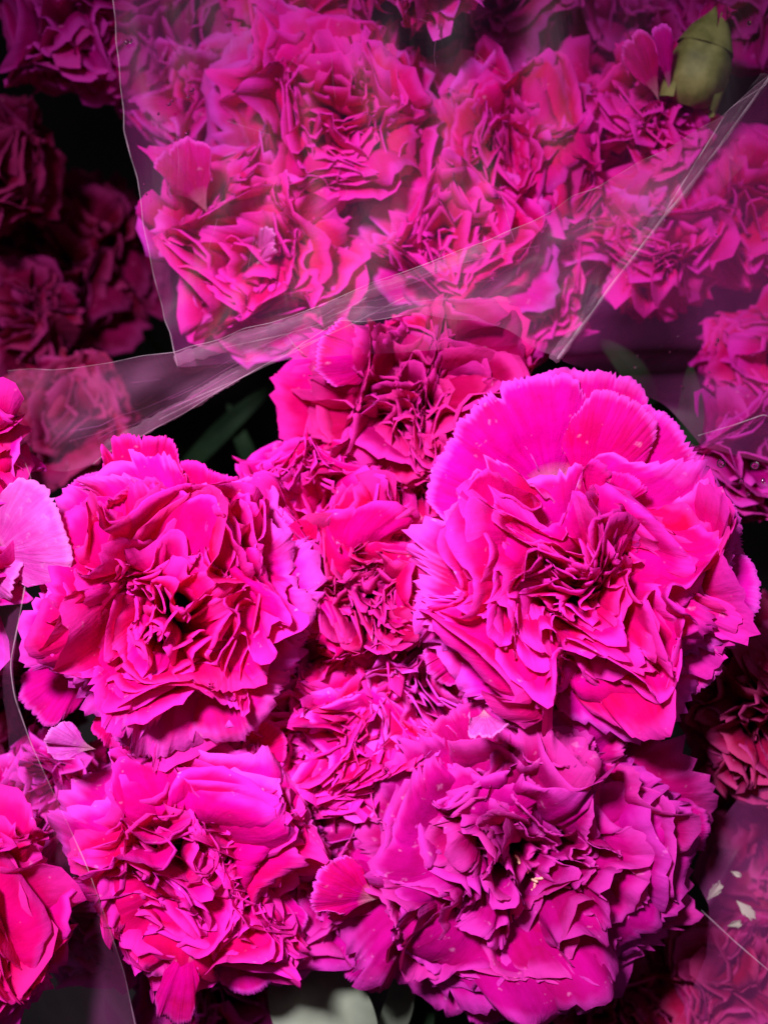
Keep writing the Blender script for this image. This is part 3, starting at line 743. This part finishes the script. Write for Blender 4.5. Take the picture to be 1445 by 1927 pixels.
def film_sheet(parent, name, a, b, mat, seed, n=90, m_=50, wr=0.0010, wave=0.03, bulge=0.0, along=(1, 0)):
    """sheet lofted between two edges given as (px, py, z); returns the world points"""
    rng = np.random.default_rng(seed)
    ea = resample(a, n); eb = resample(b, n)
    t = np.linspace(0, 1, m_)[:, None, None]
    Q = ea[None] * (1 - t) + eb[None] * t
    z = Q[..., 2] + bulge * np.sin(PI * t[..., 0])
    s = K * (D - z) / D
    P = np.stack([(Q[..., 0] - 722.5) * s, (963.5 - Q[..., 1]) * s, z], -1)
    al = np.array([along[0], along[1], 0.0]); al /= np.linalg.norm(al); pe = np.array([-al[1], al[0], 0])
    x = P @ al; y = P @ pe
    w = sum(rng.uniform(.4, 1) * np.sin(2 * PI * (y / (wave * rng.uniform(.5, 1.6)) + 0.35 * np.sin(2 * PI * x / (wave * 3) + rng.uniform(0, 6))) + rng.uniform(0, 6)) for _ in range(4))
    P[..., 2] += wr * w
    o = link(name, grid_mesh(name, P), parent, mat=M[mat])
    return P

def crease(parent, name, pts, width, mat, lift=0.0006):
    """narrow raised ribbon along a fold or a cut edge, with a ridge so that it catches the light"""
    q = resample(pts, max(12, len(pts) * 8))
    P3 = np.array([at(*p) for p in q]) + np.array([0, 0, lift])
    T = nrm(np.gradient(P3, axis=0)); S = nrm(np.cross(T, [0, 0, 1.0]))
    rng = np.random.default_rng(len(pts) + int(pts[0][0]) % 97)
    w = width * K * (0.6 + 0.6 * rng.random(len(q)))[:, None]
    w = np.convolve(w[:, 0], np.ones(3) / 3, 'same')[:, None]
    P = np.stack([P3 - S * w * 0.5, P3 + np.array([0, 0, 1]) * w * 0.45, P3 + S * w * 0.5], 0)
    link(name, grid_mesh(name, P), parent, mat=M[mat])

def wrap(label, group='clear cellophane wraps'):
    root = bpy.data.objects.new('cellophane_wrap', None); COL.objects.link(root)
    root['label'] = label; root['category'] = 'plastic wrap'; root['group'] = group
    return root

def droplets(parent, spots, seed):
    rng = np.random.default_rng(seed)
    import bmesh
    bm = bmesh.new()
    for (px, py, z, r) in spots:
        mt = Matrix.Translation(at(px, py, z)) @ Matrix.Diagonal((r * K, r * K * rng.uniform(.7, 1.4), r * K * 0.6, 1))
        bmesh.ops.create_icosphere(bm, subdivisions=2, radius=1, matrix=mt)
    for f in bm.faces: f.smooth = True
    me = bpy.data.meshes.new('water_droplets'); bm.to_mesh(me); bm.free()
    link('water_droplets', me, parent, mat=M['water'], kind='stuff')

LEFT = [(208, -90, -0.002), (215, 0, 0.000), (224, 120, 0.001), (240, 250, 0.002), (262, 380, 0.003), (290, 520, 0.004), (312, 600, 0.005), (335, 690, 0.006)]
TOP = [(15, 698, 0.002), (150, 690, 0.004), (330, 662, 0.007), (420, 636, 0.008), (550, 594, 0.010), (700, 535, 0.011), (870, 470, 0.011), (1000, 418, 0.010), (1120, 352, 0.010), (1250, 283, 0.010), (1350, 222, 0.010), (1455, 135, 0.010)]
BOT = [(-10, 870, -0.012), (130, 890, -0.012), (235, 838, -0.006), (400, 742, 0.002), (545, 664, 0.006), (640, 606, 0.008), (760, 592, 0.008), (900, 602, 0.008), (1050, 672, 0.006)]
CR = [(1452, 140, 0.011), (1380, 240, 0.011), (1280, 370, 0.010), (1190, 485, 0.010), (1110, 590, 0.008), (1048, 676, 0.006)]

LEFT = wobble(LEFT, 2.2, 1); TOP = wobble(TOP, 2.2, 2); BOT = wobble(BOT, 3.5, 3); CR = wobble(CR, 2.2, 4)
w1 = wrap('large clear wrap over the upper bouquet with rolled left edge')
film_sheet(w1, 'sheet', LEFT, [(1500, -90, 0.006), (1500, 200, 0.006), (1300, 420, 0.006), (1100, 640, 0.004)], 'film', 1, wr=0.0009, wave=0.035, bulge=0.004, along=(0.2, 1))
film_sheet(w1, 'rolled_edge', LEFT, [(300, -90, -0.010), (310, 100, -0.010), (318, 300, -0.008), (335, 480, -0.004), (350, 600, 0.000), (370, 690, 0.002)], 'film_low', 2, wr=0.0006, wave=0.012, along=(0.12, 1))
crease(w1, 'edge', LEFT, 3.0, 'film_edge')
rr = random.Random(5)
droplets(w1, [(238, 78, 0.004, 5), (246, 76, 0.004, 3.5), (361, 168, 0.006, 5), (354, 180, 0.006, 3), (318, 195, 0.006, 4), (324, 189, 0.006, 3), (298, 213, 0.006, 2.5), (350, 250, 0.006, 3), (328, 262, 0.006, 3), (272, 346, 0.006, 2), (276, 365, 0.006, 2)], 1)

w2 = wrap('folded cuff of clear wrap crossing the flowers as a rising band')
film_sheet(w2, 'cuff', TOP[:25], BOT, 'film_band', 3, n=140, m_=40, wr=0.0006, wave=0.014, along=(1, 0.42))
film_sheet(w2, 'flap', TOP[24:], [(1050, 672, 0.004)] + CR[::-1][1:], 'film_band', 4, n=60, m_=30, wr=0.0004, wave=0.02, along=(1, 0.7))
crease(w2, 'edge', TOP, 1.8, 'film_edge')
crease(w2, 'edge', BOT[4:19], 1.8, 'film_edge')
crease(w2, 'crease', CR, 6, 'film_crease')
crease(w2, 'soft_fold', [(x_ - 9, y_ + 3, z_) for x_, y_, z_ in CR], 26, 'film_soft')
crease(w2, 'soft_fold', [(x_, y_ - 12, z_) for x_, y_, z_ in BOT[5:20]], 30, 'film_soft')
crease(w2, 'soft_fold', [(x_, y_ + 16, z_) for x_, y_, z_ in TOP[6:20]], 26, 'film_soft')
rr3 = random.Random(8)
for k_ in range(26):
    i_ = rr3.randrange(3, 20); t_ = rr3.uniform(0.15, 0.85)
    f_ = lambda q, j: TOP[min(j, len(TOP) - 1)][q] * (1 - t_) + BOT[min(j, len(BOT) - 1)][q] * t_
    crease(w2, 'crease', [(f_(0, i_ + j), f_(1, i_ + j) + rr3.uniform(-3, 3), f_(2, i_ + j) + 0.0008) for j in range(rr3.choice((2, 3, 4)))], rr3.uniform(1.0, 3.5), 'film_wrinkle')
crease(w2, 'crease', [(1440, 160, 0.012), (1370, 205, 0.012), (1340, 255, 0.012), (1250, 400, 0.011)], 3, 'film_crease')
for a_, b_ in (((300, 790), (555, 655)), ((330, 765), (600, 640)), ((420, 655), (640, 600)), ((560, 655), (760, 560)), ((540, 630), (570, 665)), ((610, 600), (690, 560))):
    crease(w2, 'crease', [(*a_, -0.002), ((a_[0] + b_[0]) / 2, (a_[1] + b_[1]) / 2 + 4, -0.001), (*b_, 0.001)], 2.4, 'film_edge')

rr2 = random.Random(12)
for k_ in range(16):
    x0 = rr2.uniform(240, 1100); y0 = rr2.uniform(10, 520)
    a_ = rr2.choice([1.45, 1.6, 1.75, 0.5]) + rr2.uniform(-0.25, 0.25); l_ = rr2.uniform(30, 110)
    q = [(x0 + math.cos(a_) * l_ * t_ + 5 * math.sin(3 * t_ + k_), y0 + math.sin(a_) * l_ * t_, 0.0125) for t_ in (0, .33, .66, 1)]
    crease(w1, 'crease', q, rr2.uniform(1.2, 2.6), 'film_wrinkle')
w3 = wrap('milky sheet of clear wrap hanging over the right edge of the picture')
film_sheet(w3, 'sheet', CR + [(1120, 700, -0.020), (1250, 760, -0.020), (1320, 840, -0.018)], [(1560, 80, 0.006), (1560, 300, 0.000), (1560, 600, -0.004), (1560, 900, -0.010)], 'film_right', 5, wr=0.0010, wave=0.03, along=(0.6, 1))
crease(w3, 'crease', [(1312, 820, 0.000), (1380, 800, 0.002), (1436, 780, 0.004), (1444, 784, 0.004)], 3, 'film_crease')
droplets(w3, [(1250 + rr.uniform(-60, 90), 690 + rr.uniform(-60, 70), -0.016, rr.uniform(1.2, 2.6)) for _ in range(16)] + [(1350, 640, -0.002, 3.2), (1347, 648, -0.002, 2.4), (1357, 872, 0.000, 9), (1420, 876, 0.000, 9), (1408, 930, 0.000, 4), (1395, 905, 0.000, 5), (1436, 905, 0.000, 4), (1410, 42, 0.006, 4), (1348, 440, 0.004, 2)], 2)

w4 = wrap('cloudy strip of clear wrap with curving bright edge beside the left blooms')
E4 = [(28, 830, 0.002), (60, 895, 0.005), (62, 960, 0.006), (58, 1050, 0.007), (38, 1160, 0.008), (20, 1250, 0.009), (28, 1310, 0.010), (60, 1400, 0.010), (115, 1520, 0.010), (165, 1630, 0.010), (205, 1740, 0.010), (235, 1830, 0.008), (262, 1960, 0.006)]
film_sheet(w4, 'sheet', E4, [(-40, 830, -0.010), (-35, 1000, -0.008), (-20, 1200, -0.006), (10, 1330, -0.004), (20, 1500, -0.006), (60, 1700, -0.010), (80, 1960, -0.012)], 'film_low', 6, wr=0.0006, wave=0.02, along=(0.25, -1))
crease(w4, 'edge', E4, 2.6, 'film_edge')

w5 = wrap('crumpled sheet of clear wrap over the dusty flowers at the lower right')
film_sheet(w5, 'sheet', [(1300, 1640, -0.022), (1330, 1700, -0.018), (1330, 1800, -0.022), (1240, 1990, -0.03)], [(1560, 1240, -0.02), (1560, 1500, -0.012), (1560, 1700, -0.010), (1560, 1990, -0.016)], 'film_right', 7, wr=0.0010, wave=0.03, along=(1, -0.7))
crease(w5, 'crease', [(1318, 1712, -0.012), (1380, 1770, -0.008), (1450, 1830, -0.006)], 3, 'film_edge')



print('TRI', COUNT[0])
